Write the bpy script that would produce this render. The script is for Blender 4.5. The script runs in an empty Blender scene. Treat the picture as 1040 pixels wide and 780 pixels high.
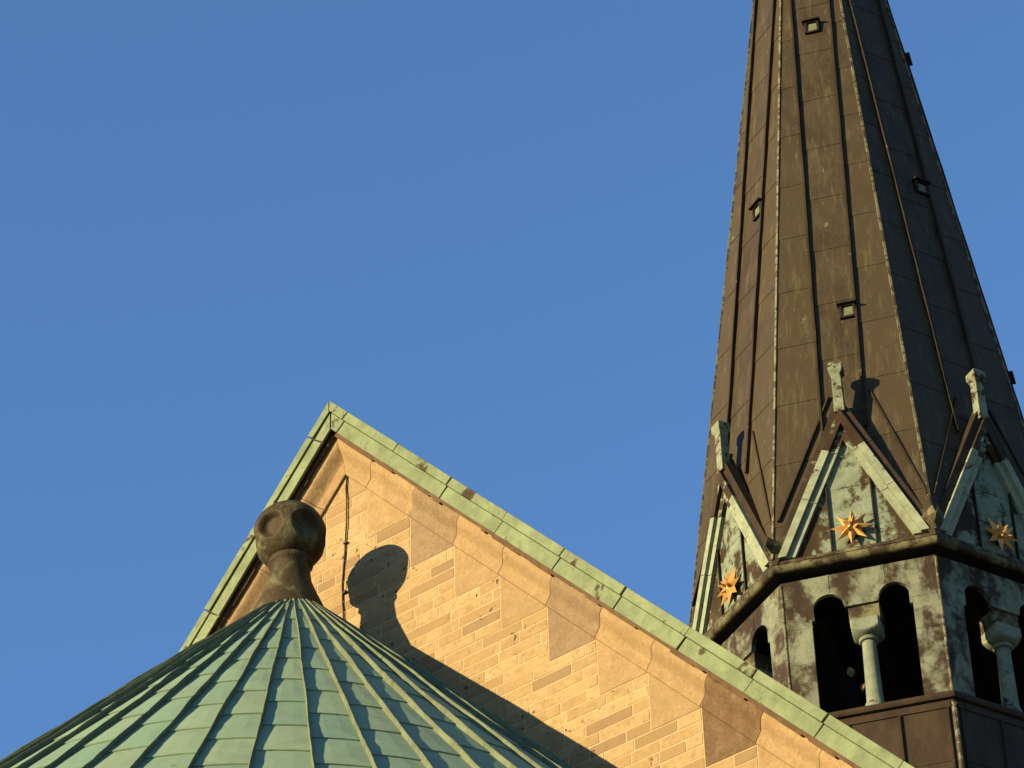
import bpy, bmesh, math, random
from mathutils import Vector, Matrix
random.seed(7)
R = math.radians
C = bpy.context.scene.collection
S = bpy.context.scene

# ------------------------------------------------------------------ camera
PITCH, ROLL, FPX = 0.7098708227678098, -0.02907488370783286, 3660.6334922
cp, sp = math.cos(PITCH), math.sin(PITCH)
vr = Vector((1, 0, 0)); vf = Vector((0, cp, sp)); vu = Vector((0, -sp, cp))
cr = vr*math.cos(ROLL) + vu*math.sin(ROLL)
cu = -vr*math.sin(ROLL) + vu*math.cos(ROLL)
cam = bpy.data.cameras.new('camera')
cam.sensor_fit = 'HORIZONTAL'; cam.sensor_width = 36.0
cam.lens = FPX/1040*36.0
cam.clip_start = 0.5; cam.clip_end = 5000
co = bpy.data.objects.new('camera', cam); C.objects.link(co)
m = Matrix((cr, cu, -vf)).transposed().to_4x4()
EYE = 1.6
m.translation = Vector((0, 0, EYE))
co.matrix_world = m
S.camera = co

# ------------------------------------------------------------------ sky, sun, exposure
SUN_AZ = R(63.4)     # left of straight behind the camera
SUN_EL = R(12.0)
tosun = Vector((-math.sin(SUN_AZ)*math.cos(SUN_EL), -math.cos(SUN_AZ)*math.cos(SUN_EL), math.sin(SUN_EL)))
w = bpy.data.worlds.new('World'); S.world = w; w.use_nodes = True
nt = w.node_tree; nt.nodes.clear()
sky = nt.nodes.new('ShaderNodeTexSky'); sky.sky_type = 'NISHITA'; sky.sun_disc = False
sky.sun_elevation = SUN_EL
sky.sun_rotation = math.atan2(tosun.x, tosun.y)
sky.altitude = 50; sky.air_density = 1.0; sky.dust_density = 0.0; sky.ozone_density = 4.6
bg = nt.nodes.new('ShaderNodeBackground'); bg.inputs['Strength'].default_value = 0.093
wo = nt.nodes.new('ShaderNodeOutputWorld')
nt.links.new(sky.outputs[0], bg.inputs[0]); nt.links.new(bg.outputs[0], wo.inputs[0])
sl = bpy.data.lights.new('sun', 'SUN'); sl.energy = 5.0; sl.angle = R(0.5); sl.color = (1.0, 0.75, 0.42)
so = bpy.data.objects.new('sun', sl); C.objects.link(so)
so.rotation_euler = (-tosun).to_track_quat('-Z', 'Y').to_euler()
S.view_settings.view_transform = 'Standard'; S.view_settings.look = 'None'
S.view_settings.gamma = 1.0; S.view_settings.exposure = 1.64
S.view_settings.use_curve_mapping = False

# ------------------------------------------------------------------ helpers
class MB:
    """collects faces; builds them as one mesh object"""
    def __init__(s): s.v = []; s.f = []; s.a = []
    def face(s, pts, a=0.5):
        i = len(s.v); s.v += [tuple(p) for p in pts]; s.f.append(list(range(i, i+len(pts)))); s.a.append(a)
    def raw(s, vs, fs, a=0.5):
        i = len(s.v); s.v += [tuple(p) for p in vs]
        for f in fs: s.f.append([i+k for k in f]); s.a.append(a)
    def hexa(s, p, a=0.5):     # p: 4 points of one end, 4 matching points of the other
        s.raw(p, [(3,2,1,0), (4,5,6,7), (0,1,5,4), (1,2,6,5), (2,3,7,6), (3,0,4,7)], a)
    def box(s, x0, x1, y0, y1, z0, z1, a=0.5):
        s.hexa([(x0,y0,z0),(x1,y0,z0),(x1,y1,z0),(x0,y1,z0),(x0,y0,z1),(x1,y0,z1),(x1,y1,z1),(x0,y1,z1)], a)
    def prism(s, poly, off, a=0.5):        # closed prism: polygon moved by vector off
        n = len(poly); off = Vector(off)
        vs = [Vector(p) for p in poly] + [Vector(p)+off for p in poly]
        fs = [tuple(range(n-1, -1, -1)), tuple(range(n, 2*n))]
        fs += [(i, (i+1) % n, n+(i+1) % n, n+i) for i in range(n)]
        s.raw(vs, fs, a)
    def loft(s, rings, a=0.5, cap=True, closed=True):
        n = len(rings[0]); vs = [p for r in rings for p in r]; fs = []
        for j in range(len(rings)-1):
            for i in range(n if closed else n-1):
                k = (i+1) % n
                fs.append((j*n+i, j*n+k, (j+1)*n+k, (j+1)*n+i))
        if cap and closed:
            fs.append(tuple(range(n-1, -1, -1))); fs.append(tuple((len(rings)-1)*n+i for i in range(n)))
        s.raw(vs, fs, a)
    def bar(s, p, q, wv, hv, a=0.5):       # box bar from p to q; wv full width vector, hv full height vector (rises from base)
        p, q, wv, hv = Vector(p), Vector(q), Vector(wv), Vector(hv)
        s.hexa([p-wv/2, p+wv/2, p+wv/2+hv, p-wv/2+hv, q-wv/2, q+wv/2, q+wv/2+hv, q-wv/2+hv], a)
    def lathe(s, prof, n=32, c=(0,0), a=0.5, cap=True):
        s.loft([[(c[0]+r*math.cos(2*math.pi*i/n), c[1]+r*math.sin(2*math.pi*i/n), z) for i in range(n)] for r, z in prof], a, cap)
    def tube(s, pts, r, n=8, a=0.5):
        pts = [Vector(p) for p in pts]; rings = []
        for i, p in enumerate(pts):
            d = (pts[min(i+1, len(pts)-1)]-pts[max(i-1, 0)]).normalized()
            u = d.orthogonal().normalized()
            if i and abs(u.dot(pu)) < .99: u = (pu - d*pu.dot(d)).normalized()
            pu = u; v = d.cross(u)
            rr = r[i] if isinstance(r, (list, tuple)) else r
            rings.append([p + u*rr*math.cos(2*math.pi*k/n) + v*rr*math.sin(2*math.pi*k/n) for k in range(n)])
        s.loft(rings, a)
    def mesh(s, name, bevel=0, smooth=False, merge=True):
        bm = bmesh.new()
        lay = bm.faces.layers.float.new('tint')
        vs = [bm.verts.new(p) for p in s.v]
        for f, a in zip(s.f, s.a):
            try: bf = bm.faces.new([vs[i] for i in f])
            except ValueError: continue
            bf[lay] = a; bf.smooth = smooth
        bmesh.ops.recalc_face_normals(bm, faces=bm.faces)
        if bevel:
            bmesh.ops.bevel(bm, geom=list(bm.edges), offset=bevel, segments=1, affect='EDGES', clamp_overlap=True)
        ng = [f for f in bm.faces if len(f.verts) > 4]
        if ng: bmesh.ops.triangulate(bm, faces=ng)
        me = bpy.data.meshes.new(name); bm.to_mesh(me); bm.free()
        return me
    def build(s, name, mat, parent=None, label=None, bevel=0, smooth=False):
        me = s.mesh(name, bevel, smooth); me.materials.append(mat)
        o = bpy.data.objects.new(name, me); C.objects.link(o)
        if parent: o.parent = parent
        if label: o['label'] = label
        return o

def thing(name, label, cat, loc=(0,0,0), rotz=0, group=None):
    o = bpy.data.objects.new(name, None); C.objects.link(o)
    o.location = loc; o.rotation_euler = (0, 0, rotz)
    o['label'] = label; o['category'] = cat
    if group: o['group'] = group
    return o
def tree_copy(o, parent, rotz=None):
    c = o.copy(); C.objects.link(c); c.parent = parent
    if rotz is not None: c.rotation_euler = (0, 0, rotz)
    for ch in list(o.children): tree_copy(ch, c)
    return c

# ------------------------------------------------------------------ materials
ALB = 0.405
class NT:
    def __init__(s, name):
        s.m = bpy.data.materials.new(name); s.m.use_nodes = True; s.t = s.m.node_tree
        s.b = s.t.nodes['Principled BSDF']
        g = s.t.nodes.new('ShaderNodeNewGeometry'); s.pos = g.outputs['Position']
        oi = s.t.nodes.new('ShaderNodeObjectInfo'); s.rnd = oi.outputs['Random']
        at = s.t.nodes.new('ShaderNodeAttribute'); at.attribute_name = 'tint'; s.tint = at.outputs['Fac']
    def link(s, a, b):
        if hasattr(a, 'node') or isinstance(a, bpy.types.NodeSocket): s.t.links.new(a, b)
        else: b.default_value = a
    def noise(s, scale, detail=6, rough=.6, vec=None, stretch=None, dist=0, seed=None):
        v = vec or s.pos
        if stretch:
            mp = s.t.nodes.new('ShaderNodeVectorMath'); mp.operation = 'MULTIPLY'
            s.t.links.new(v, mp.inputs[0]); mp.inputs[1].default_value = stretch; v = mp.outputs[0]
        n = s.t.nodes.new('ShaderNodeTexNoise'); n.noise_dimensions = '4D' if seed is not None else '3D'
        n.inputs['Scale'].default_value = scale; n.inputs['Detail'].default_value = detail
        n.inputs['Roughness'].default_value = rough; n.inputs['Distortion'].default_value = dist
        s.t.links.new(v, n.inputs['Vector'])
        if seed is not None: s.link(seed, n.inputs['W'])
        return n.outputs['Fac']
    def ramp(s, x, a, b):      # smooth step a..b
        n = s.t.nodes.new('ShaderNodeMapRange'); n.interpolation_type = 'SMOOTHSTEP'
        n.inputs['From Min'].default_value = a; n.inputs['From Max'].default_value = b
        s.link(x, n.inputs['Value']); return n.outputs[0]
    def math(s, op, a, b=0.0, c=0.0):
        n = s.t.nodes.new('ShaderNodeMath'); n.operation = op
        for i, x in enumerate((a, b, c)): s.link(x, n.inputs[i])
        return n.outputs[0]
    def mix(s, f, a, b, mode='MIX'):
        n = s.t.nodes.new('ShaderNodeMix'); n.data_type = 'RGBA'; n.blend_type = mode
        s.link(f, n.inputs[0])
        for i, x in ((6, a), (7, b)):
            if isinstance(x, tuple): n.inputs[i].default_value = (*x, 1)
            else: s.t.links.new(x, n.inputs[i])
        return n.outputs[2]
    def done(s, col, rough=.6, bump=None, strength=.3, dist=.02, metal=0, spec=.5):
        col = s.mix(1.0, col, (ALB, ALB, ALB), 'MULTIPLY')      # swatches are exposed values; bring them to real albedo
        s.t.links.new(col, s.b.inputs['Base Color'])
        s.link(rough, s.b.inputs['Roughness']); s.b.inputs['Metallic'].default_value = metal
        s.b.inputs['Specular IOR Level'].default_value = spec
        if bump is not None:
            n = s.t.nodes.new('ShaderNodeBump'); n.inputs['Strength'].default_value = strength
            n.inputs['Distance'].default_value = dist
            s.t.links.new(bump, n.inputs['Height']); s.t.links.new(n.outputs[0], s.b.inputs['Normal'])
        return s.m

def copper(name, amount, brown=(.060,.040,.018), green=(.26,.36,.20), scale=1.3, soft=.03, streak=0.0, tintw=0.0, rough=.55, gvar=.25, olive=None, spec=.07, stretch=None, bumpy=(6, .25, .02)):
    """weathered copper: brown oxide with hard edged pale green patina over `amount` of it"""
    k = NT(name)
    n1 = k.noise(scale, 9, .62, dist=.4, seed=k.math('MULTIPLY', k.rnd, 37.0), stretch=stretch)
    n2 = k.noise(scale*5, 5, .6)
    x = k.math('ADD', n1, k.math('MULTIPLY', k.math('SUBTRACT', n2, .5), .22))
    if tintw: x = k.math('ADD', x, k.math('MULTIPLY', k.math('SUBTRACT', k.tint, .5), tintw))
    th = .5 + (.5-amount)*.42
    mask = k.ramp(x, th-soft, th+soft)
    v1 = k.noise(2.2, 6, .65, stretch=(1, 1, .5)); v2 = k.noise(14, 5, .7)
    bcol = k.mix(k.ramp(v1, .3, .7), tuple(c*.78 for c in brown), tuple(c*1.3 for c in brown))
    bcol = k.mix(k.math('MULTIPLY', k.ramp(v2, .45, .75), .35), bcol, tuple(c*.6 for c in brown))
    if olive: bcol = k.mix(k.ramp(k.tint, .3, .8), bcol, olive)
    if streak:
        st = k.noise(3.2, 5, .7, stretch=(2.2, 2.2, .16))
        bcol = k.mix(k.math('MULTIPLY', k.ramp(st, .5, .72), streak), bcol, (.17,.165,.075))
        pk = k.noise(7, 3, .6, stretch=(2.4, 2.4, .4))
        bcol = k.mix(k.math('MULTIPLY', k.ramp(pk, .69, .73), .75), bcol, (.24,.24,.15))
    gcol = k.mix(k.ramp(k.noise(3.1, 7, .65), .3, .7), tuple(c*(1-gvar) for c in green), tuple(c*(1+gvar*.6) for c in green))
    gcol = k.mix(k.math('MULTIPLY', k.ramp(k.noise(8, 7, .75), .50, .70), .6), gcol, tuple(c*.52 for c in green))
    edge = k.math('MULTIPLY', k.ramp(x, th-.10, th-.01), k.math('SUBTRACT', 1.0, mask))
    bcol = k.mix(k.math('MULTIPLY', edge, .35), bcol, (.11,.10,.05))
    col = k.mix(mask, bcol, gcol)
    return k.done(col, k.math('ADD', rough, k.math('MULTIPLY', mask, .2)), k.noise(bumpy[0], 7, .65), bumpy[1], bumpy[2], spec=spec)

M = {}
M['coping'] = copper('patina_coping', .80, bumpy=(2.5, .5, .04), green=(.29,.37,.20), scale=2.6)
M['coping_old'] = copper('patina_coping_worn', .72, green=(.27,.35,.20), scale=4)
M['dark_copper'] = copper('dark_copper', .06, brown=(.045,.032,.020))
M['gablet'] = copper('gablet_copper', .54, green=(.29,.365,.25), scale=1.9, tintw=.25, stretch=(1,1,.6), soft=.045)
M['rake'] = copper('rake_copper', .74, green=(.385,.455,.30), scale=2.3, tintw=.6)
M['post'] = copper('post_copper', .62, green=(.31,.36,.235), scale=4)
M['belfry'] = copper('belfry_copper', .46, brown=(.058,.043,.027), green=(.285,.325,.225), scale=1.6, stretch=(1,1,.6), soft=.075)
M['column'] = copper('column_copper', .84, green=(.29,.345,.245), scale=2.5)
M['cornice'] = copper('cornice_copper', .46, brown=(.062,.048,.026), green=(.24,.235,.12), scale=2.6, soft=.07)
M['parapet'] = copper('parapet_copper', .08, brown=(.068,.048,.029), green=(.2,.21,.11))
M['spire'] = copper('spire_copper', .02, brown=(.075,.059,.034), streak=.55, rough=.48, bumpy=(1.6, .55, .06), olive=(.090,.071,.038))
M['seam'] = copper('seam_copper', .10, brown=(.055,.040,.022), green=(.25,.26,.15), scale=4)
M['edge'] = copper('edge_copper', .5, brown=(.095,.075,.04), green=(.27,.265,.16), scale=5)
M['finial'] = copper('finial_copper', .30, brown=(.080,.062,.030), green=(.22,.23,.12), scale=3.6, soft=.10, rough=.6, stretch=(1,1,.7), bumpy=(16, .6, .02))

def cone_copper():
    k = NT('cone_patina')
    base = k.mix(k.tint, (.255,.435,.285), (.35,.505,.30))
    base = k.mix(k.math('MULTIPLY', k.ramp(k.noise(2.3, 6, .65), .42, .72), .55), base, (.26,.335,.215))
    base = k.mix(k.math('MULTIPLY', k.ramp(k.noise(9, 7, .7), .57, .74), .35), base, (.17,.25,.145))
    base = k.mix(k.math('MULTIPLY', k.ramp(k.noise(5, 4, .6, stretch=(1,1,1)), .67, .74), .6), base, (.11,.11,.07))
    return k.done(base, .62, k.noise(3, 5, .6), .3, .03, spec=.2)
M['cone'] = cone_copper()
M['cone_seam'] = copper('cone_seam_patina', .86, brown=(.07,.07,.04), green=(.225,.275,.16), scale=3)

def brick():
    k = NT('yellow_brick')
    a = k.tint
    base = k.mix(k.ramp(a, .05, .6), (.60,.452,.215), (.51,.36,.158))
    base = k.mix(k.ramp(a, .55, .92), base, (.35,.245,.12))
    base = k.mix(k.math('MULTIPLY', k.ramp(k.noise(1.1, 5, .65), .45, .7), .35), base, (.42,.285,.125))
    base = k.mix(k.math('MULTIPLY', k.ramp(k.noise(7, 7, .76, seed=k.math('MULTIPLY', a, 9.0)), .43, .68), .75), base, (.40,.265,.115))
    base = k.mix(k.math('MULTIPLY', k.ramp(k.noise(20, 6, .78), .50, .66), .65), base, (.34,.235,.115))
    pit = k.math('MULTIPLY', k.ramp(k.noise(12, 3, .55), .635, .68), k.ramp(k.noise(1.7, 3, .5), .44, .56))
    base = k.mix(pit, base, (.075,.05,.03))
    return k.done(base, .9, k.noise(45, 6, .75), .45, .012, spec=.2)
M['brick'] = brick()
def mortar():
    k = NT('lime_mortar')
    base = k.mix(k.ramp(k.noise(9, 6, .7), .3, .7), (.58,.42,.20), (.72,.555,.29))
    return k.done(base, .95, k.noise(60, 4, .7), .4, .006)
M['mortar'] = mortar()
def stone(name, c0, c1, c2, blot=.5):
    k = NT(name)
    sd = k.math('MULTIPLY', k.rnd, 91.0)
    base = k.mix(k.rnd, c0, c1)
    base = k.mix(k.math('MULTIPLY', k.ramp(k.noise(1.7, 8, .68, seed=sd, dist=.8), .45, .72), blot), base, c2)
    base = k.mix(k.math('MULTIPLY', k.ramp(k.noise(6, 7, .75, dist=.9), .44, .62), .7), base, tuple(c*.70 for c in c0))
    base = k.mix(k.math('MULTIPLY', k.ramp(k.noise(24, 6, .78), .46, .62), .6), base, tuple(c*w_ for c, w_ in zip(c0, (.68,.62,.52))))
    base = k.mix(k.math('MULTIPLY', k.ramp(k.noise(13, 4, .7), .58, .70), .5), base, tuple(min(.8, c*w_) for c, w_ in zip(c0, (1.15,1.22,1.3))))
    base = k.mix(k.math('MULTIPLY', k.ramp(k.noise(60, 4, .75), .55, .66), .45), base, tuple(c*.48 for c in c0))
    return k.done(base, .92, k.noise(26, 8, .78), .7, .02, spec=.2)
M['stone'] = stone('warm_granite', (.60,.425,.205), (.51,.365,.18), (.36,.245,.11))
M['stone_brown'] = stone('brown_granite', (.235,.15,.072), (.235,.15,.072), (.44,.32,.19), .75)
M['stone_grey'] = stone('grey_granite', (.43,.31,.175), (.38,.275,.155), (.28,.185,.10))
def gold():
    k = NT('gilding')
    c = k.mix(k.ramp(k.noise(9, 5, .6), .35, .7), (.95,.53,.12), (.74,.38,.09))
    return k.done(c, .42, k.noise(14, 4, .6), .2, .01, metal=.35)
M['gold'] = gold()
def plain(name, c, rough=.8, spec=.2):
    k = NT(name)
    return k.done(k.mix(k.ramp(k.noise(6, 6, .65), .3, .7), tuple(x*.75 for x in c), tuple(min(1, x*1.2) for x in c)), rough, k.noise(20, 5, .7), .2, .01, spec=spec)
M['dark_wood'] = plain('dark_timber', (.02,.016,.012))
M['louver'] = plain('hatch_green', (.21,.24,.14), .6)
M['shade_copper'] = plain('recess_shade_copper', (.022,.018,.014), .8)  # near-black base: deep shade under the cornice painted into the colour
M['batten'] = plain('weathered_batten', (.16,.10,.05), .9)
M['cable'] = plain('cable_iron', (.05,.034,.022), .6)
M['skin'] = plain('skin', (.30,.19,.14), .6)
M['hair'] = plain('hair', (.03,.02,.015), .6)
M['jacket'] = plain('dark_jacket', (.012,.010,.014), .95, .02)
M['masonry'] = plain('tower_masonry', (.36,.27,.16), .9)
M['ground'] = plain('ground_paving', (.32,.285,.235), .9)
M['lead'] = plain('lead_flashing', (.05,.075,.075), .55)

# ------------------------------------------------------------------ ground
g = MB(); g.face([(-1500,-1500,0),(1500,-1500,0),(1500,1500,0),(-1500,1500,0)])
o = g.build('ground', M['ground']); o['kind'] = 'structure'
# ------------------------------------------------------------------ church body with its gable
GA = 0.6435493086654628; GP = 0.8598743147602258; TG = math.tan(GP)
cg, sg = math.cos(GP), math.sin(GP)
IX, IY, IZ = -1.8345, 30.6086, 25.0449+EYE      # inner apex of the cornice, on the wall plane
ZA = 25.951-0.035+EYE                           # top of the coping at the apex
PR = 0.295                                      # coping stands this far in front of the wall
W = 8.6                                         # half width of the gable
church = thing('church_building', 'yellow brick church gable with green copper coping and carved stone raking cornice', 'church', (IX, IY, 0), -GA)
# wall core
b = MB()
ze = IZ+.55-W*TG
b.prism([(-W, .0, 0), (W, .0, 0), (W, .0, ze), (0, .0, IZ+.55), (-W, .0, ze)], (0, .7, 0))
b.build('gable_wall', M['mortar'], church)
# long walls and back
b = MB()
for s in (-1, 1): b.box(s*W-.35, s*W+.35, .7, 16, 0, ze-.5)
b.box(-W, W, 15.3, 16, 0, ze-.5)
b.build('side_wall', M['brick'], church)
b = MB()
for s in (-1, 1):
    b.hexa([(0,.55,ZA-.16),(0,.55,ZA-.45),(s*(W+.6),.55,ZA-.45-(W+.6)*TG),(s*(W+.6),.55,ZA-.16-(W+.6)*TG),
            (0,16.3,ZA-.16),(0,16.3,ZA-.45),(s*(W+.6),16.3,ZA-.45-(W+.6)*TG),(s*(W+.6),16.3,ZA-.16-(W+.6)*TG)])
b.build('roof', M['cone'], church)
# brickwork, course by course
DU = 0.59; U1 = 0.30; HC = DU*TG/5; NST = 13
def rakez(u): return IZ-abs(u)*TG
zb1 = rakez(U1)
bk = MB(); rb = random.Random(3)
k = 0
row = 0
zrow = zb1
ZLOW = 14.5
while zrow > ZLOW:
    step = row//5
    ulim = min(U1+DU*step, W)
    if step > NST: ulim = W
    z1, z0 = zrow-.009, zrow-HC+.008
    x = -ulim+.012 + (0 if row % 2 else -rb.uniform(0, .25))
    while x < ulim-.02:
        L = rb.choice((.26, .33, .40, .46, .46, .52, .60))*rb.uniform(.92, 1.08)
        a, c = max(x, -ulim+.014), min(x+L-.013, ulim-.014)
        if ulim-c < .1: c = ulim-.014
        if c-a > .05:
            t = min(1, max(0, rb.gauss(.40, .30)))
            p = rb.uniform(.0012, .0055); j = rb.uniform(-.002, .002)
            bk.hexa([(a,-p,z0+j),(c,-p,z0+j),(c,-p,z1+j),(a,-p,z1+j),(a,.02,z0+j),(c,.02,z0+j),(c,.02,z1+j),(a,.02,z1+j)], t)
        x = c+.017
    zrow -= HC; row += 1
bk.build('brickwork', M['brick'], church)
# gable stones: raking cove and toothed foot cut from one block
def cove_profile():
    # flat nose, hollow moulding, flat fillet with a small lip over the wall
    pr = [(.188, .395), (.190, .415), (.186, .48), (.178, .53)]
    for i in range(1, 10):
        t = i/10; w_ = t*t*(3-2*t)
        pr.append((.178-.118*w_, .53+.24*t))
    pr += [(.058, .785), (.050, .84), (.040, .895), (.034, .906), (.006, .910)]
    return pr
CP = cove_profile()
rs = random.Random(11)
def gable_stone(side, i, u0, u1, mat, label=None):
    b = MB(); j = rs.uniform(-.002, .002); e = .0025
    ua, ub = u0+(e if u0 else .002), u1-e
    def ring(u):
        base = []
        for n, (o_, v) in enumerate(CP + [(-.06, .93), (-.06, .39)]):
            uu = u + ((.906-v)*sg*cg if u > .01 else 0)     # joints cut square to the rake
            y_ = -(o_+j) if n < len(CP)-1 else (-.012 if n == len(CP)-1 else .06)
            base.append((side*uu, y_, ZA+.035-uu*TG-v))
        return base
    n = 1
    b.loft([ring(ua), ring(ub)])
    # toothed foot, flush with the brick face
    za, zb = rakez(ua)-.004, rakez(ub)-.004
    zbed = rakez(u1)+.006
    b.prism([(side*ua, -.0055+j*.5, za), (side*ub, -.0055+j*.5, zb), (side*ub, -.0055+j*.5, zbed), (side*ua, -.0055+j*.5, zbed)], (0, .05, 0))
    return b.build('gable_stone', mat, church, label)
us = [0, U1]+[U1+DU*(n+1) for n in range(NST)]
for side in (-1, 1):
    for i in range(len(us)-1):
        mat, lab = M['stone'], None
        if side == 1 and i == 8: mat, lab = M['stone_brown'], 'dark brown gable stone with pale scratches'
        elif side == 1 and i in (2, 5): mat = M['stone_grey']
        elif side == -1 and i == 4: mat = M['stone_grey']
        gable_stone(side, i, us[i], us[i+1], mat, lab)
# copper coping in sheets; local coords s along the rake, d square to it
def cpt(side, s_, d, y): return (side*(s_*cg-d*sg), y, ZA-s_*sg-d*cg)
SL = .717/cg
bk = MB()
for side in (-1, 1):
    smax = (W+.4)/cg
    bk.hexa([cpt(side, .02*TG, .02, -.275), cpt(side, .245*TG, .245, -.275), cpt(side, smax, .245, -.275), cpt(side, smax, .02, -.275),
             cpt(side, .02*TG, .02, .55), cpt(side, .245*TG, .245, .55), cpt(side, smax, .245, .55), cpt(side, smax, .02, .55)])
bk.build('coping_core', M['dark_copper'], church)
for side in (-1, 1):
    bt = MB(); smax = (W+.4)/cg; s_ = None; rr = random.Random(4+side)
    s0 = .29*TG
    while s0 < smax:
        s1 = s0+rr.uniform(.08, .35); dd = .290+rr.uniform(-.016, .010)
        bt.hexa([cpt(side, s0, .235, -.232), cpt(side, s0, dd, -.226), cpt(side, s1, dd, -.226), cpt(side, s1, .235, -.232),
                 cpt(side, s0, .235, -.10), cpt(side, s0, dd, -.10), cpt(side, s1, dd, -.10), cpt(side, s1, .235, -.10)])
        s0 = s1
    bt.build('coping_batten', M['batten'], church)
for side in (-1, 1):
    sj = [0] + [(.275/cg)+SL*n for n in range(13)] if side == 1 else [0]+[(.31/cg)+1.45/cg*n for n in range(7)]
    for n in range(len(sj)-1):
        for (d0, d1, y) in ((0, .098, -.327), (.102, .252, -.300)):
            gp = .009; b = MB()
            s0, s1 = sj[n]+gp, sj[n+1]-gp
            def st(d): return d*TG+.012 if n == 0 else s0
            yy = y+rs.uniform(-.008, .008); yb = -.27 if d0 else .5; tl = rs.uniform(-.007, .007)
            b.hexa([cpt(side, st(d0), d0, yy), cpt(side, st(d1), d1, yy+tl), cpt(side, s1, d1, yy-tl), cpt(side, s1, d0, yy),
                    cpt(side, st(d0), d0, yb), cpt(side, st(d1), d1, yb), cpt(side, s1, d1, yb), cpt(side, s1, d0, yb)])
            old = (n == 0) or (d0 > 0 and side == 1 and n in (2, 3))
            b.build('coping_sheet', M['coping_old'] if (n == 0) else M['coping'], church, bevel=.003)
# ------------------------------------------------------------------ lightning cable on the gable
lc = thing('lightning_cable', 'thin dark cable hanging down the brick gable from the inner corner of the cornice', 'cable', (IX, IY, 0), -GA)
pts = []
rl = random.Random(2)
for i in range(36):
    t = i/35
    pts.append((.004+.05*math.sin(t*7+.4)*t*(1-t)*2.4+rl.uniform(-.005, .005)-.05*t*(1-t), -.020-.004*math.sin(t*9), IZ-.02-t*2.55))
b = MB(); b.tube(pts, .0085, 8); b.build('cable', M['cable'], lc, smooth=True)
for zz in (IZ-.95, IZ-1.62):
    b = MB(); b.box(-.022, .026, -.036, -.002, zz-.012, zz+.012); b.build('cable_clip', M['cable'], lc)
# ------------------------------------------------------------------ apse with conical copper roof
AX, AY, AZ = -2.3432, 29.8964, 23.0162+EYE
CZ = AZ-.06; TB = 1.10885; DTH = 0.0947; TH0 = 0.1148
apse = thing('apse', 'round apse with ribbed green copper conical roof and a ball finial against the gable', 'apse', (AX, AY, 0), 0)
RA = 6.4
nbv = Vector((math.sin(GA), math.cos(GA), 0))
def inwall(x, y): return x*nbv.x+y*nbv.y > .93
rc = random.Random(5)
sheet = MB()
KS = range(-33, 34)
NR = 1/ math.sqrt(1+TB*TB)
def cpoint(th, t, up=0):
    # point on the cone, raised square to the slope by up
    return Vector((math.sin(th)*(t+up*TB*NR), -math.cos(th)*(t+up*TB*NR), CZ-TB*t+up*NR))
for k in KS:
    t0, t1 = TH0+k*DTH, TH0+(k+1)*DTH
    tm = (t0+t1)/2
    if inwall(math.sin(tm)*.5, -math.cos(tm)*.5) and inwall(math.sin(tm)*RA, -math.cos(tm)*RA): continue
    t = .34; LAP = .645
    nxt = .45+(.0 if k % 2 else LAP/2)+rc.uniform(-.02, .02)
    while t < RA:
        e = min(nxt, RA)
        q = []
        tint = min(1, max(0, rc.gauss(.5, .25)))
        NS = 4; MS = 3
        grid = []
        bul = rc.uniform(.002, .010); lift = .014
        for i in range(NS+1):
            f = i/NS; tt = t+(e-t)*f+ (.012*(1 if i == NS else 0))
            row_ = []
            for jx in range(MS+1):
                h = jx/MS; th = t0+(t1-t0)*h
                chord = math.cos((t1-t0)/2)/math.cos(th-tm)
                up = lift*f + bul*math.sin(math.pi*h)*math.sin(math.pi*f)+rc.uniform(-.0005, .0005)
                row_.append(cpoint(th, tt*chord, up))
            grid.append(row_)
        vs = [p for r_ in grid for p in r_]; n_ = MS+1
        fs = [(i*n_+jx, i*n_+jx+1, (i+1)*n_+jx+1, (i+1)*n_+jx) for i in range(NS) for jx in range(MS)]
        # lower lip
        lip = len(vs); vs += [cpoint(t0+(t1-t0)*jx/MS, (e+.012)*math.cos((t1-t0)/2)/math.cos(t0+(t1-t0)*jx/MS-tm), -.006) for jx in range(n_)]
        fs += [(NS*n_+jx, NS*n_+jx+1, lip+jx+1, lip+jx) for jx in range(MS)]
        if not inwall(*( (vs[0]+vs[-1])/2)[:2]): sheet.raw(vs, fs, tint)
        t = e; nxt += LAP
sheet.build('roof_sheeting', M['cone'], apse)
for k in list(KS)+[34]:
    th = TH0+k*DTH
    rib = []; ph = rc.uniform(0, 6)
    side = Vector((math.cos(th), math.sin(th), 0))
    t = .37; rings = []
    lean = rc.uniform(-.012, .012)
    while t <= RA+.01:
        p = cpoint(th, t)
        if inwall(p.x, p.y): break
        h = .050+.005*math.sin(t*4.7+ph)+rc.uniform(-.004, .004)
        wob = lean*.5+.004*math.sin(t*3.1+ph*2)+rc.uniform(-.0025, .0025)
        sc = min(1, .05+t*.55)
        up = Vector((math.sin(th)*TB*NR, -math.cos(th)*TB*NR, NR))
        h *= sc; hw = .0095*min(1, .5+t*.4)
        rings.append([p-side*hw-up*.02, p+side*hw-up*.02, p+side*(hw*.8+wob)+up*h, p+side*(wob)+up*(h+.008), p+side*(-hw*.8+wob)+up*h])
        t += .13
    if len(rings) > 3:
        b = MB(); b.loft(rings); b.build('standing_seam', M['cone_seam'], apse)
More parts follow.
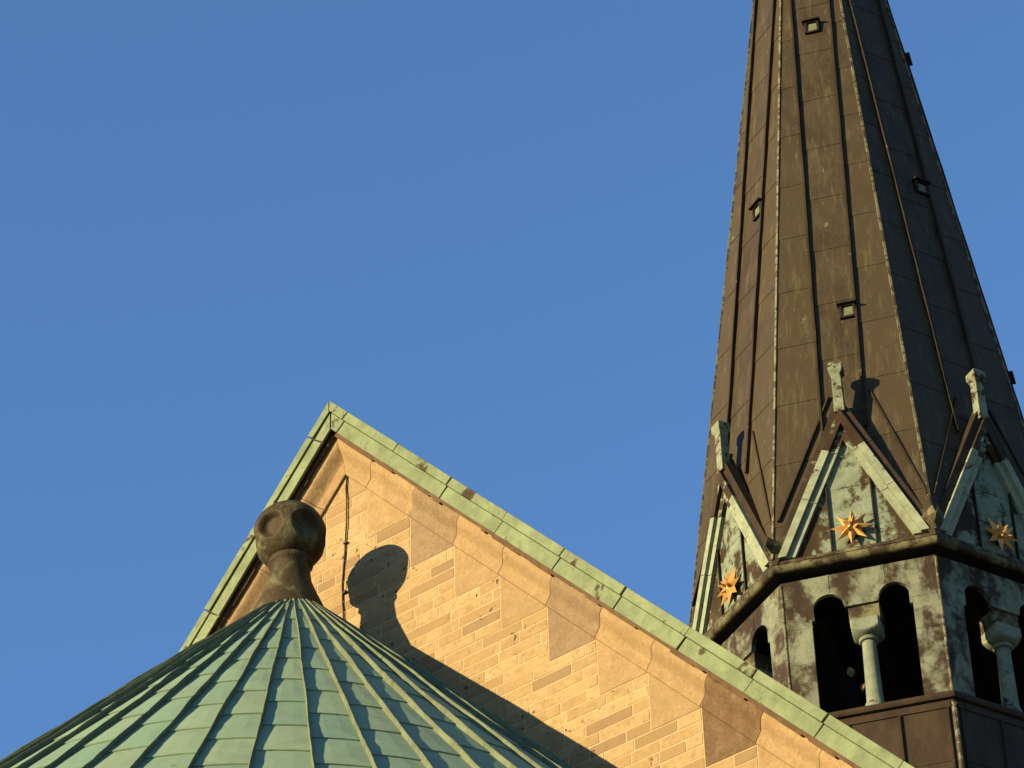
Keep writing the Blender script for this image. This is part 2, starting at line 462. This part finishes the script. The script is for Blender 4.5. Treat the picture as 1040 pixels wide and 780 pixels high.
# apse wall and eaves
b = MB()
def arc(r, z, n=48): return [Vector((math.sin(a)*r, -math.cos(a)*r, z)) for a in [ -GA-math.pi/2-.13+(math.pi+.26)*i/n for i in range(n+1)]]
ZE = CZ-TB*RA
b.loft([arc(RA-.45, 0), arc(RA-.45, ZE-.3)], closed=False)
b.build('apse_wall', M['brick'], apse)
b = MB(); b.loft([arc(RA-.45, ZE-.6), arc(RA-.15, ZE-.4), arc(RA-.1, ZE-.15), arc(RA+.05, ZE-.1), arc(RA+.05, ZE+.02), arc(RA-.2, ZE+.15)], closed=False)
b.build('eaves_cornice', M['stone'], apse)
# stepped flashing where the cone meets the gable
b = MB()
wl = Matrix.Rotation(-GA, 3, 'Z')
for sgn in (1, -1):
    prev = None
    for i in range(0, 60):
        uu = sgn*(.25+i*.1)
        # point on wall in apse coords: distance .8 in front plane
        P0 = nbv*.852+Vector((math.cos(GA), -math.sin(GA), 0))*uu
        r0 = math.hypot(P0.x, P0.y); z = CZ-TB*r0
        cur = (P0, z)
        if prev:
            n2 = Vector((nbv.x, nbv.y, 0))
            jit = .045*((i//3) % 2)
            pa, za = prev; pb, zb = cur
            b.hexa([pa+Vector((0,0,za-.05)), pb+Vector((0,0,zb-.05)), pb+Vector((0,0,zb+.13+jit)), pa+Vector((0,0,za+.13+jit)),
                    pa-n2*.03+Vector((0,0,za-.05)), pb-n2*.03+Vector((0,0,zb-.05)), pb-n2*.018+Vector((0,0,zb+.13+jit)), pa-n2*.018+Vector((0,0,za+.13+jit))])
        prev = cur
b.build('flashing', M['lead'], apse)
# ball finial
FX = -.035
bf = MB()
prof = [(.45,-.66),(.437,-.535),(.405,-.45),(.355,-.32),(.305,-.20),(.263,-.09),(.228,0.0),(.212,.12),(.205,.20),(.222,.225),(.238,.25),(.236,.285),(.215,.305),(.19,.33),(.15,.36)]
bf.lathe([(r, AZ+z) for r, z in prof], 40, (FX, 0))
fin = bf.build('finial_stem', M['finial'], apse, smooth=True)
bm = bmesh.new(); bmesh.ops.create_icosphere(bm, subdivisions=6, radius=.398)
dirs = []
for i in range(6):
    az = R(-31+62*i) if i < 3 else R(-31+60*i)
    dirs.append(Vector((math.sin(az)*math.cos(R(-9)), -math.cos(az)*math.cos(R(-9)), math.sin(R(-9)))))
dirs.append(Vector((0, 0, 1)))
for v in bm.verts:
    n = v.co.normalized(); d = 0
    for q in dirs:
        a = math.degrees(n.angle(q))
        if a < 23.5:
            f = a/23.0
            if f < 1: d = max(d, .10*(1-f**8))
    v.co = n*(.398*(1-.02*abs(n.z)) - d)
for f in bm.faces: f.smooth = True
me = bpy.data.meshes.new('finial_ball'); bm.to_mesh(me); bm.free(); me.materials.append(M['finial'])
ball = bpy.data.objects.new('finial_ball', me); C.objects.link(ball); ball.parent = apse; ball.location = (FX-.015, 0, AZ+.632)
# ------------------------------------------------------------------ tower
TX, TY, TZ = 7.7241, 60.3105, 43.9088+EYE
TA = 0.26463825176176115
tower = thing('church_tower', 'octagonal church tower with brown copper spire, belfry arches, gablets and gilded stars', 'tower', (TX, TY, 0), -TA)
T8 = math.tan(math.pi/8)
HS = 31.4806; AP0 = 3.9884
def sap(z): return AP0*(1-z/HS)
def spt(k, u, z, out=0.0):
    """point on spire face k (in tower coords), out = outward horizontally"""
    a = k*math.pi/4; n = sap(z)+out
    return Vector((u*math.cos(a)+n*math.sin(a), u*math.sin(a)-n*math.cos(a), TZ+z))
def fpt(k, u, n, z):
    a = k*math.pi/4
    return Vector((u*math.cos(a)+n*math.sin(a), u*math.sin(a)-n*math.cos(a), TZ+z))
# spire cladding: sheets lapped between seams
rt = random.Random(9)
sp_ = MB(); US = .455
for k in range(8):
    for col in (-1, 0, 1):
        z = 0.0 if col else 1.55; SPC = 1.75
        zn = (2.17 if col == 0 else 1.2+.15*col)
        while z < HS-.4:
            e = min(zn, HS-.3)
            def lim(zz):
                hw = sap(zz)*T8
                if col == 0: return -min(US, hw), min(US, hw)
                lo = max(US, min(hw, (3.7-zz)*.43-.02)) if zz < 2.6 else US
                lo, hi = (lo, hw) if hw > lo else (hw, hw)
                return (lo, hi) if col == 1 else (-hi, -lo)
            tint = (rt.gauss(.35, .12) if col == 0 else rt.gauss(.62, .16))
            a0, a1 = lim(z); b0, b1 = lim(e)
            if a1-a0 > .01:
                l0, l1 = .015, .004
                vs = [spt(k, a0, z, l0), spt(k, a1, z, l0), spt(k, b1, e, l1), spt(k, b0, e, l1), spt(k, a0, z-.004, -.02), spt(k, a1, z-.004, -.02)]
                sp_.raw(vs, [(0,1,2,3), (4,5,1,0)], tint)
            z = e; zn += SPC
spire = sp_.build('spire', M['spire'], tower)
b = MB()
b.loft([[spt(k, -sap(z)*T8, z, -.03) for k in range(8)] for z in (1.9, HS-.5)])
b.build('spire_core', M['dark_copper'], spire)
zc = US/T8; ztop = HS*(1-zc/AP0)
def seam_mesh(u, z0, z1, wd, ht):
    b = MB(); zz = z0; rings = []; n = 26
    for i in range(n+1):
        z = z0+(z1-z0)*i/n
        uu = u+rt.uniform(-.006, .006); hh = ht+rt.uniform(-.008, .008)
        rings.append([spt(0, uu-wd/2, z, -.01), spt(0, uu+wd/2, z, -.01), spt(0, uu+wd/2, z, hh), spt(0, uu-wd/2, z, hh)])
    b.loft(rings); return b
s_l = seam_mesh(-US, 3.4, ztop, .045, .092).build('standing_seam', M['seam'], spire)
s_r = seam_mesh(US, 3.4, ztop, .045, .092).build('standing_seam', M['seam'], spire)
b = MB(); rings = []
for i in range(31):
    z = .15+(HS-.6)*i/30; hw = sap(z)*T8
    p = spt(0, -hw, z); d = Vector((p.x, p.y, 0)).normalized(); t_ = Vector((-d.y, d.x, 0))
    j = rt.uniform(-.005, .005)
    rings.append([p-d*.03-t_*.028, p-d*.03+t_*.028, p+d*(.035+j)+t_*.024, p+d*(.035+j)-t_*.024])
b.loft(rings); rg = b.build('ridge_roll', M['edge'], spire)
for k in range(1, 8):
    for o_ in (s_l, s_r, rg): tree_copy(o_, spire, k*math.pi/4)
# roof hatches
def hatch(k, u, z):
    b = MB(); wd = .17; h = .37
    n0 = sap(z)
    def P_(du, n, dz): return fpt(k, u+du, n, z+dz)
    f0 = n0+.10
    for (x0, x1, z0, z1) in ((-wd, -wd+.05, -h/2, h/2), (wd-.05, wd, -h/2, h/2), (-wd, wd, -h/2, -h/2+.045), (-wd, wd, h/2-.05, h/2)):
        b.hexa([P_(x0, n0-.12, z0), P_(x1, n0-.12, z0), P_(x1, f0, z0), P_(x0, f0, z0), P_(x0, n0-.12, z1), P_(x1, n0-.12, z1), P_(x1, f0, z1), P_(x0, f0, z1)])
    b.hexa([P_(-wd-.04, n0-.1, h/2+.005), P_(wd+.04, n0-.1, h/2+.005), P_(wd+.04, f0+.07, h/2-.02), P_(-wd-.04, f0+.07, h/2-.02),
            P_(-wd-.04, n0-.1, h/2+.05), P_(wd+.04, n0-.1, h/2+.05), P_(wd+.04, f0+.07, h/2+.02), P_(-wd-.04, f0+.07, h/2+.02)])
    hb = b.build('roof_hatch', M['dark_copper'], spire)
    b = MB()
    b.hexa([P_(-wd+.055, n0-.1, -h/2+.05), P_(wd-.055, n0-.1, -h/2+.05), P_(wd-.055, f0-.03, -h/2+.05), P_(-wd+.055, f0-.03, -h/2+.05),
            P_(-wd+.055, n0-.1, h/2-.055), P_(wd-.055, n0-.1, h/2-.055), P_(wd-.055, f0-.05, h/2-.055), P_(-wd+.055, f0-.05, h/2-.055)])
    pl = b.build('hatch_door', M['louver'], spire)
for k in range(8):
    if k % 2 == 0: hatch(k, .0, 17.05); hatch(k, .28, 7.0)
    else: hatch(k, .27, 11.5)
# one gablet on face 0, copied round the octagon
gb = MB(); GN = 3.82; GZ0 = .2; GAPX = 3.75
sl_ = 1.60/(GAPX-GZ0+.1)
def gu(z): return (GAPX-z)*sl_
# front panel in three sheets + roof body
for (x0, x1, tn) in ((-1.62, -.465, .3), (-.445, .445, .62), (.465, 1.62, .45)):
    poly = []
    xs = [x0, x1]
    zt = lambda x: max(GZ0, GAPX-abs(x)/sl_)
    if x0 < 0 < x1: poly = [(x0, GZ0), (x1, GZ0), (x1, zt(x1)), (0, GAPX), (x0, zt(x0))]
    elif x0 < 0: poly = [(x0, GZ0), (x1, GZ0), (x1, zt(x1))]
    else: poly = [(x0, GZ0), (x1, GZ0), (x0, zt(x0))]
    # lapped in bands
    gb.prism([fpt(0, x, GN, z) for x, z in poly], (0, .45, 0), tn)
gb.prism([fpt(0, -1.62, GN-.02, GZ0), fpt(0, 1.62, GN-.02, GZ0), fpt(0, 0, GN-.02, GAPX+.02)], (0, .4, 0), .2)
for z in (.95, 1.75):
    for x0, x1 in ((-gu(z)+.02, -.47), (-.44, .44), (.47, gu(z)-.02)):
        if x1-x0 > .1: gb.bar(fpt(0, x0, GN-.004, z), fpt(0, x1, GN-.004, z), (0, 0, .02), (0, -.010, 0), .4)
gablet = gb.build('gablet', M['gablet'], tower)
for x in (-.455, .455):
    b = MB(); b.bar(fpt(0, x, GN-.01, GZ0), fpt(0, x, GN-.01, GAPX-abs(x)/sl_-.45), (.03, 0, 0), (0, -.075, 0)); b.build('panel_seam', M['dark_copper'], gablet)
# rake mouldings: three stepped strips each side
rl_ = math.hypot(1.60, GAPX-GZ0+.1); ru = 1.60/rl_; rz = -(GAPX-GZ0+.1)/rl_
RAPZ = 3.99
def rp(side, s_, d, n):      # s down the rake, d inward square to it
    u = s_*ru - d*(-rz); z = RAPZ + s_*rz - d*ru
    return fpt(0, side*u, n, z)
for side in (-1, 1):
    for (d0, d1, n1, mt) in ((-.05, .115, 3.90, 'seam'), (.118, .275, 4.00, 'rake'), (.278, .43, 3.915, 'rake')):
        b = MB()
        def s_at(d): return d*(-rz)/ru
        SE = [rl_*f for f in (.34, .66, .985)]
        p0 = None
        for j, se in enumerate(SE):
            g_ = .008
            st0 = (s_at(d0), s_at(d1)) if j == 0 else (SE[j-1]+g_, SE[j-1]+g_)
            en = se-g_*(j < 2)
            if en <= st0[1]: continue
            e2 = (en, en)
            if j == 2: # cut level at the foot
                zf = GZ0-.02
                e2 = tuple((RAPZ-d*ru-zf)/(-rz) for d in (d0, d1))
            dn = rt.uniform(-.006, .006)
            b.hexa([rp(side, st0[0], d0, n1+dn), rp(side, st0[1], d1, n1+dn), rp(side, e2[1], d1, n1-dn), rp(side, e2[0], d0, n1-dn),
                    rp(side, st0[0], d0, 3.6), rp(side, st0[1], d1, 3.6), rp(side, e2[1], d1, 3.7), rp(side, e2[0], d0, 3.7)], (.18, .58, .68)[j]+rt.uniform(-.08, .08))
        b.build('rake_moulding', M[mt], gablet)
# little roof behind the gablet and its valley seams
b = MB()
b.raw([fpt(0, 0, 3.805, 3.93), fpt(0, -1.6, 3.805, .25), fpt(0, 1.6, 3.805, .25), fpt(0, 0, 3.3, 3.93), fpt(0, -1.62, 3.75, .16), fpt(0, 1.62, 3.75, .16)],
      [(0,1,4,3), (0,2,5,3), (0,1,2), (3,4,5)])
b.build('gablet_roof', M['spire'], gablet)
for side in (-1, 1):
    b = MB(); pts_ = []
    p, q = spt(0, -.27 if side < 0 else .58, 4.5, -.01), spt(0, -1.48 if side < 0 else 1.56, 1.17, -.01)
    b.bar(p, q, (.045, 0, .012), (0, -.09 if side < 0 else -.06, 0)); b.build('valley_seam', M['seam'], gablet)
# finial post
b = MB()
def sq(hw, z, n=3.86, hd=None): 
    hd = hd or hw
    return [fpt(0, -hw, n+hd, z), fpt(0, hw, n+hd, z), fpt(0, hw, n-hd, z), fpt(0, -hw, n-hd, z)]
b.loft([sq(.115, 3.65), sq(.105, 3.82), sq(.098, 4.64), sq(.105, 4.67), sq(.148, 4.77), sq(.148, 4.92), sq(.125, 4.96), sq(.09, 5.0)])
b.build('finial_post', M['post'], gablet, bevel=.006)
# gilded star
b = MB(); SZ = .62; SN = 3.93
c0 = fpt(0, 0, SN, SZ)
def spike(d, r0, L, base):
    d = d.normalized(); u = d.orthogonal().normalized()
    ax = Vector((0, -1, 0))
    u = (ax-d*ax.dot(d)); u = u.normalized() if u.length > .05 else Vector((1, 0, 0)); v = d.cross(u)
    q = c0+d*r0
    ring_ = [q+u*base, q+v*base*1.0, q-u*base, q-v*base]
    tip = c0+d*L
    b.raw(ring_+[tip], [(0,1,4), (1,2,4), (2,3,4), (3,0,4), (3,2,1,0)])
for i in range(8):
    a = R(4+45*i); spike(Vector((math.sin(a), -.10, math.cos(a))), .10, .445, .10)
for i in range(4):
    a = R(26+90*i); spike(Vector((math.sin(a)*.75, -.8, math.cos(a)*.75)), .09, .27, .07)
spike(Vector((0, -1, 0)), .08, .26, .06)
bmx = MB(); 
b.lathe([(.02, TZ+SZ-.12), (.09, TZ+SZ-.09), (.125, TZ+SZ), (.09, TZ+SZ+.09), (.02, TZ+SZ+.12)], 12, (c0.x, c0.y))
b.bar(c0, c0+Vector((0, .15, 0)), (.03, 0, 0), (0, 0, .03))
b.build('star', M['gold'], gablet, 'gilded many pointed star')
for k in (1, 2, 3, 4, 5, 7): tree_copy(gablet, tower, k*math.pi/4)
# water spouts at the angles
def vert8(r_ap, k, z, extra=0):
    a = (k-.5)*math.pi/4; r = r_ap/math.cos(math.pi/8)+extra
    return Vector((r*math.sin(a), -r*math.cos(a), TZ+z))
b = MB()
v0 = vert8(3.80, 0, .06); d = Vector((v0.x, v0.y, 0)).normalized(); t_ = Vector((-d.y, d.x, 0))
def vz(z): return Vector((0, 0, z))
# an open folded trough: two thin sloping plates meeting in a keel
for sd in (-1, 1):
    q = [v0-d*.12+vz(.10), v0+d*.42+vz(.34), v0+d*.40+t_*sd*.05+vz(.52), v0-d*.02+t_*sd*.30+vz(.40), v0-d*.14+t_*sd*.26+vz(.22)]
    b.prism(q, t_*sd*.012+vz(.012))
ws = b.build('water_spout', M['cornice'], tower)
for k in range(1, 8): tree_copy(ws, tower, k*math.pi/4)
# cornice
def ring8(r_ap, z): return [vert8(r_ap, k, z) for k in range(8)]
prof = [(3.70, .34), (3.80, .24), (3.80, .115), (3.965, .10), (3.97, .025), (3.925, .012)]
for i in range(11):
    a = R(82-18*i); prof.append((3.935+.10*math.cos(a), -.09+.10*math.sin(a)))
prof += [(3.90, -.195)]
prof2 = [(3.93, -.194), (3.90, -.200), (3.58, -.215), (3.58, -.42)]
b = MB(); b.loft([ring8(r, z) for r, z in prof], cap=False); b.build('cornice', M['cornice'], tower)
b = MB(); b.loft([ring8(r, z) for r, z in prof2], cap=False); b.build('soffit', M['shade_copper'], tower)
# belfry wall with paired arches
ZT, ZBW = -.315, -3.62
wl_ = MB(); AN = 3.774
def bw(k):
    hw = AN*T8
    out = [(-hw, ZBW), (-hw, ZT), (hw, ZT), (hw, ZBW), (1.02, ZBW), (1.015, -1.37), (.957, -1.37)]
    cx, rr, zs = .655, .302, -1.085
    out += [(cx+rr*math.cos(math.pi*i/14), zs+rr*math.sin(math.pi*i/14)) for i in range(15)]
    out += [(.335, -1.16), (-.335, -1.16)]
    out += [(-cx+rr*math.cos(math.pi*i/14), zs+rr*math.sin(math.pi*i/14)) for i in range(15)]
    out += [(-.957, -1.37), (-1.015, -1.37), (-1.02, ZBW)]
    a = k*math.pi/4
    wl_.prism([fpt(k, u, AN, z) for u, z in out], Vector((-math.sin(a), math.cos(a), 0))*.10)
    for u0, u1, z in ((-hw+.03, -1.02, -2.35), (1.02, hw-.03, -2.0), (1.0, hw-.03, -1.22), (-hw+.03, -1.0, -1.5)):
        wl_.bar(fpt(k, u0, AN-.004, z), fpt(k, u1, AN-.004, z+.0), (0, 0, .03), Vector((math.sin(a), -math.cos(a), 0))*.010)
    for u in (-.62, .50):
        wl_.bar(fpt(k, u, AN-.004, -.75+.0), fpt(k, u, AN-.004, ZT), (.03*math.cos(a), .03*math.sin(a), 0), Vector((math.sin(a), -math.cos(a), 0))*.014)
for k in range(8): bw(k)
belfry = wl_.build('belfry_wall', M['belfry'], tower)
b = MB()
for k in range(8): pass
v = vert8(AN, 0, 0)
b.tube([Vector((v.x, v.y, TZ+ZBW)), Vector((v.x, v.y, TZ-.37))], .028, 8)
cr_ = b.build('corner_roll', M['edge'], tower)
for k in range(1, 8): tree_copy(cr_, tower, k*math.pi/4)
# column set: impost, cushion capital, shaft
def squircle(hw, rr, z, n=48, c=(0, -3.50)):
    o_ = []
    for i in range(n):
        a = 2*math.pi*(i+.5)/n; r = min(hw/max(abs(math.cos(a)), abs(math.sin(a))), rr)
        o_.append(Vector((c[0]+r*math.cos(a), c[1]+r*math.sin(a), TZ+z)))
    return o_
CX = .03
b = MB(); b.box(-.31+CX, .31+CX, -3.715, -3.26, TZ-1.52, TZ-1.158)
imp = b.build('impost_block', M['cornice'], tower, bevel=.008)
b = MB()
b.loft([squircle(.295, .44*math.cos(R(a))**.8+.0, -1.52-.36*math.sin(R(a)), c=(CX, -3.5)) if .44*math.cos(R(a))**.8 > .17 else squircle(.295, .17, -1.52-.36*math.sin(R(a)), c=(CX, -3.5)) for a in range(0, 71, 7)])
b.lathe([(.16, TZ-1.86), (.19, TZ-1.87), (.20, TZ-1.905), (.185, TZ-1.94), (.15, TZ-1.95)], 28, (CX, -3.5))
cap_ = b.build('capital', M['column'], tower)
b = MB(); b.lathe([(.138, TZ-1.94), (.142, TZ-2.1), (.165, TZ-3.2), (.172, TZ-3.40), (.20, TZ-3.42), (.215, TZ-3.47), (.19, TZ-3.52), (.23, TZ-3.55), (.23, TZ-3.62)], 32, (CX, -3.5))
sh_ = b.build('column_shaft', M['column'], tower, smooth=True)
for k in range(1, 8):
    for o_ in (imp, cap_, sh_): tree_copy(o_, tower, k*math.pi/4)
# sill and parapet
b = MB()
b.loft([ring8(r, z) for r, z in ((3.30, -3.60), (3.72, -3.62), (3.83, -3.64), (3.88, -3.68), (3.885, -3.75), (3.86, -3.80), (3.78, -3.82), (3.78, -3.9), (3.3, -3.9))], cap=False)
b.build('sill', M['parapet'], tower)
b = MB(); b.loft([ring8(3.79, -3.80), ring8(3.79, -9.0)], cap=False)
for k in range(8):
    a = k*math.pi/4; nn = Vector((math.sin(a), -math.cos(a), 0)); tt = Vector((math.cos(a), math.sin(a), 0))
    b.bar(fpt(k, -1.5, 3.786, -3.94), fpt(k, 1.5, 3.786, -3.94), (0, 0, .12), nn*.03)
    for z in (-5.2, -6.7): b.bar(fpt(k, -1.5, 3.786, z), fpt(k, 1.5, 3.786, z), (0, 0, .03), nn*.016)
par = b.build('parapet', M['parapet'], tower)
b = MB()
for u in (-.5,):
    b.bar(fpt(0, u, 3.785, -9), fpt(0, u, 3.785, -4.0), (.04, 0, 0), (0, -.06, 0))
ps = b.build('standing_seam', M['seam'], par)
b = MB(); b.bar(fpt(0, .5, 3.785, -9), fpt(0, .5, 3.785, -4.0), (.04, 0, 0), (0, -.06, 0)); ps2 = b.build('standing_seam', M['seam'], par)
b = MB(); b.bar(fpt(0, -1.44, 3.785, -9), fpt(0, -1.44, 3.785, -4.0), (.035, 0, 0), (0, -.05, 0)); ps3 = b.build('standing_seam', M['seam'], par)
b = MB(); b.bar(fpt(0, 1.44, 3.785, -9), fpt(0, 1.44, 3.785, -4.0), (.035, 0, 0), (0, -.05, 0)); ps4 = b.build('standing_seam', M['seam'], par)
v = vert8(3.79, 0, 0)
b = MB(); b.tube([Vector((v.x, v.y, TZ-9)), Vector((v.x, v.y, TZ-3.9))], .05, 8); cr2 = b.build('corner_roll', M['edge'], par)
for k in range(1, 8):
    for o_ in (ps, ps2, ps3, ps4, cr2): tree_copy(o_, par, k*math.pi/4)
# inside: floor, ceiling, lining
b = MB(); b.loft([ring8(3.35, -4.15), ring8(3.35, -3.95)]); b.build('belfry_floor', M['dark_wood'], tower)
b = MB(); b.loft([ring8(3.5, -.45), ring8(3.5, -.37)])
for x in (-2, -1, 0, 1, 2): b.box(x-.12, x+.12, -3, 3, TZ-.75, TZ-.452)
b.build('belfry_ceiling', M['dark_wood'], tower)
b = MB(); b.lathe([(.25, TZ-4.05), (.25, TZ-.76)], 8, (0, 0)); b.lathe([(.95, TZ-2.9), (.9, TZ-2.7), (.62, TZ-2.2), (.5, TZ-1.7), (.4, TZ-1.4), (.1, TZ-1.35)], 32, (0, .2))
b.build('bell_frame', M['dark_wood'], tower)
# masonry shaft to the ground
b = MB(); b.loft([[Vector((math.sin(a)*r, -math.cos(a)*r, z)) for a in [math.pi/4*(i*2+1) for i in range(4)]] for r, z in ((6.2, 0), (6.2, TZ-9.2), (5.6, TZ-8.9))])
b.build('tower_shaft', M['masonry'], tower)
# ------------------------------------------------------------------ person in the belfry
ta = TA
nf = Vector((-math.sin(ta), -math.cos(ta), 0)); tf = Vector((math.cos(ta), -math.sin(ta), 0))
person = thing('person', 'person in dark clothes standing in the shadowed belfry opening with a hand on its column', 'person', (TX, TY, TZ-3.95), -TA)
# local: x along the face, -y outward
PX, PN = -.47, 3.02
H0 = 1.66
def skin(name, joints, edges, mat, sub=2, root=0):
    me = bpy.data.meshes.new(name); me.from_pydata([j[:3] for j in joints], edges, [])
    me.materials.append(mat)
    o_ = bpy.data.objects.new(name, me); C.objects.link(o_)
    md = o_.modifiers.new('skin', 'SKIN'); md.use_smooth_shade = True
    for i, sv in enumerate(me.skin_vertices[0].data):
        r_ = joints[i][3]; sv.radius = r_ if isinstance(r_, tuple) else (r_, r_); sv.use_root = (i == root)
    ss = o_.modifiers.new('sub', 'SUBSURF'); ss.levels = sub; ss.render_levels = sub
    return o_
y = -PN
J = [(PX, y+.10, .92, (.16,.12)), (PX, y+.06, 1.12, (.145,.11)), (PX+.01, y-.0, 1.33, (.17,.115)), (PX+.02, y-.05, 1.46, .06), (PX+.025, y-.09, 1.54, .052),   # pelvis..neck
     (PX-.17, y+.0, 1.38, .06), (PX-.24, y-.02, 1.12, .045), (PX-.20, y-.20, .93, .034),              # left arm (viewer's left) on the sill
     (PX+.19, y-.02, 1.37, .06), (PX+.26, y-.16, 1.12, .044), (-.185, -3.395, 1.005, .033),              # right arm to the column
     (PX-.09, y+.11, .86, .095), (PX-.10, y+.07, .47, .065), (PX-.10, y+.12, .09, .042), (PX-.11, y-.03, .035, .036),
     (PX+.09, y+.11, .86, .095), (PX+.10, y+.07, .47, .065), (PX+.10, y+.12, .09, .042), (PX+.11, y-.03, .035, .036)]
E_ = [(0,1),(1,2),(2,3),(3,4),(2,5),(5,6),(6,7),(2,8),(8,9),(9,10),(0,11),(11,12),(12,13),(13,14),(0,15),(15,16),(16,17),(17,18)]
bd = skin('body', J, E_, M['jacket']); bd.parent = person
# head: shaped sphere with nose, brow, chin, ears
def head(cx, cy, cz):
    bm = bmesh.new(); bmesh.ops.create_icosphere(bm, subdivisions=4, radius=1)
    for v in bm.verts:
        x, y_, z = v.co
        f = -y_          # face forward = -y
        sx, sy, sz = .074, .093, .112
        if z < 0: sx *= 1-.34*(-z)**1.5; sy *= 1-.22*(-z)
        X, Y, Z = x*sx, y_*sy, z*sz
        if f > .5:
            if abs(x) < .16 and -.32 < z < .12: Y -= .022*(1-abs(x)/.16)*(1-abs(z+.16)/.28 if abs(z+.16) < .28 else 0)
            for e in (-.36, .36):
                dd = math.hypot(x-e, z-.08)
                if dd < .2: Y += .012*(1-dd/.2)
            if abs(z+.50) < .05 and abs(x) < .26: Y += .006
        if abs(x) > .93 and abs(z) < .3: X *= 1.16
        v.co = (X, Y, Z)
    for f in bm.faces: f.smooth = True
    me = bpy.data.meshes.new('head'); bm.to_mesh(me); bm.free(); me.materials.append(M['skin'])
    o_ = bpy.data.objects.new('head', me); C.objects.link(o_); o_.parent = person; o_.location = (cx, cy, cz)
    o_.rotation_euler = (R(12), 0, R(-8))
    bm = bmesh.new(); bmesh.ops.create_icosphere(bm, subdivisions=4, radius=1)
    dele = []
    for v in bm.verts:
        x, y_, z = v.co
        if z < -.25 or (y_ < -.35 and z < .52): dele.append(v)
        v.co = (x*.082, y_*.101+.004, z*.120+.004)
    bmesh.ops.delete(bm, geom=dele, context='VERTS')
    for f in bm.faces: f.smooth = True
    me = bpy.data.meshes.new('hair'); bm.to_mesh(me); bm.free(); me.materials.append(M['hair'])
    h_ = bpy.data.objects.new('hair', me); C.objects.link(h_); h_.parent = o_
head(PX+.03, y-.13, 1.655)
# hand on the column: palm and five fingers wrapped on the shaft
hx, hy, hz = -.178, -3.43, 1.00
HJ = [(-.185, -3.395, 1.005, .03), (hx+.006, hy-.01, hz+.0, (.036,.02)), (hx+.014, hy-.045, hz-.004, (.04,.016))]
HE = [(0,1), (1,2)]
for i, (dz, L) in enumerate(((.034, .075), (.012, .085), (-.011, .08), (-.033, .062))):
    b0 = len(HJ)
    HJ += [(hx+.020, hy-.07, hz+dz, .0095), (hx+.034, hy-.07-L*.45, hz+dz*1.1, .0085), (hx+.058, hy-.07-L*.85, hz+dz*1.15, .0075)]
    HE += [(2, b0), (b0, b0+1), (b0+1, b0+2)]
b0 = len(HJ)
HJ += [(hx-.0, hy-.03, hz+.05, .0105), (hx+.004, hy-.052, hz+.078, .009)]; HE += [(1, b0), (b0, b0+1)]
hd_ = skin('hand', HJ, HE, M['skin'], 1); hd_.parent = person
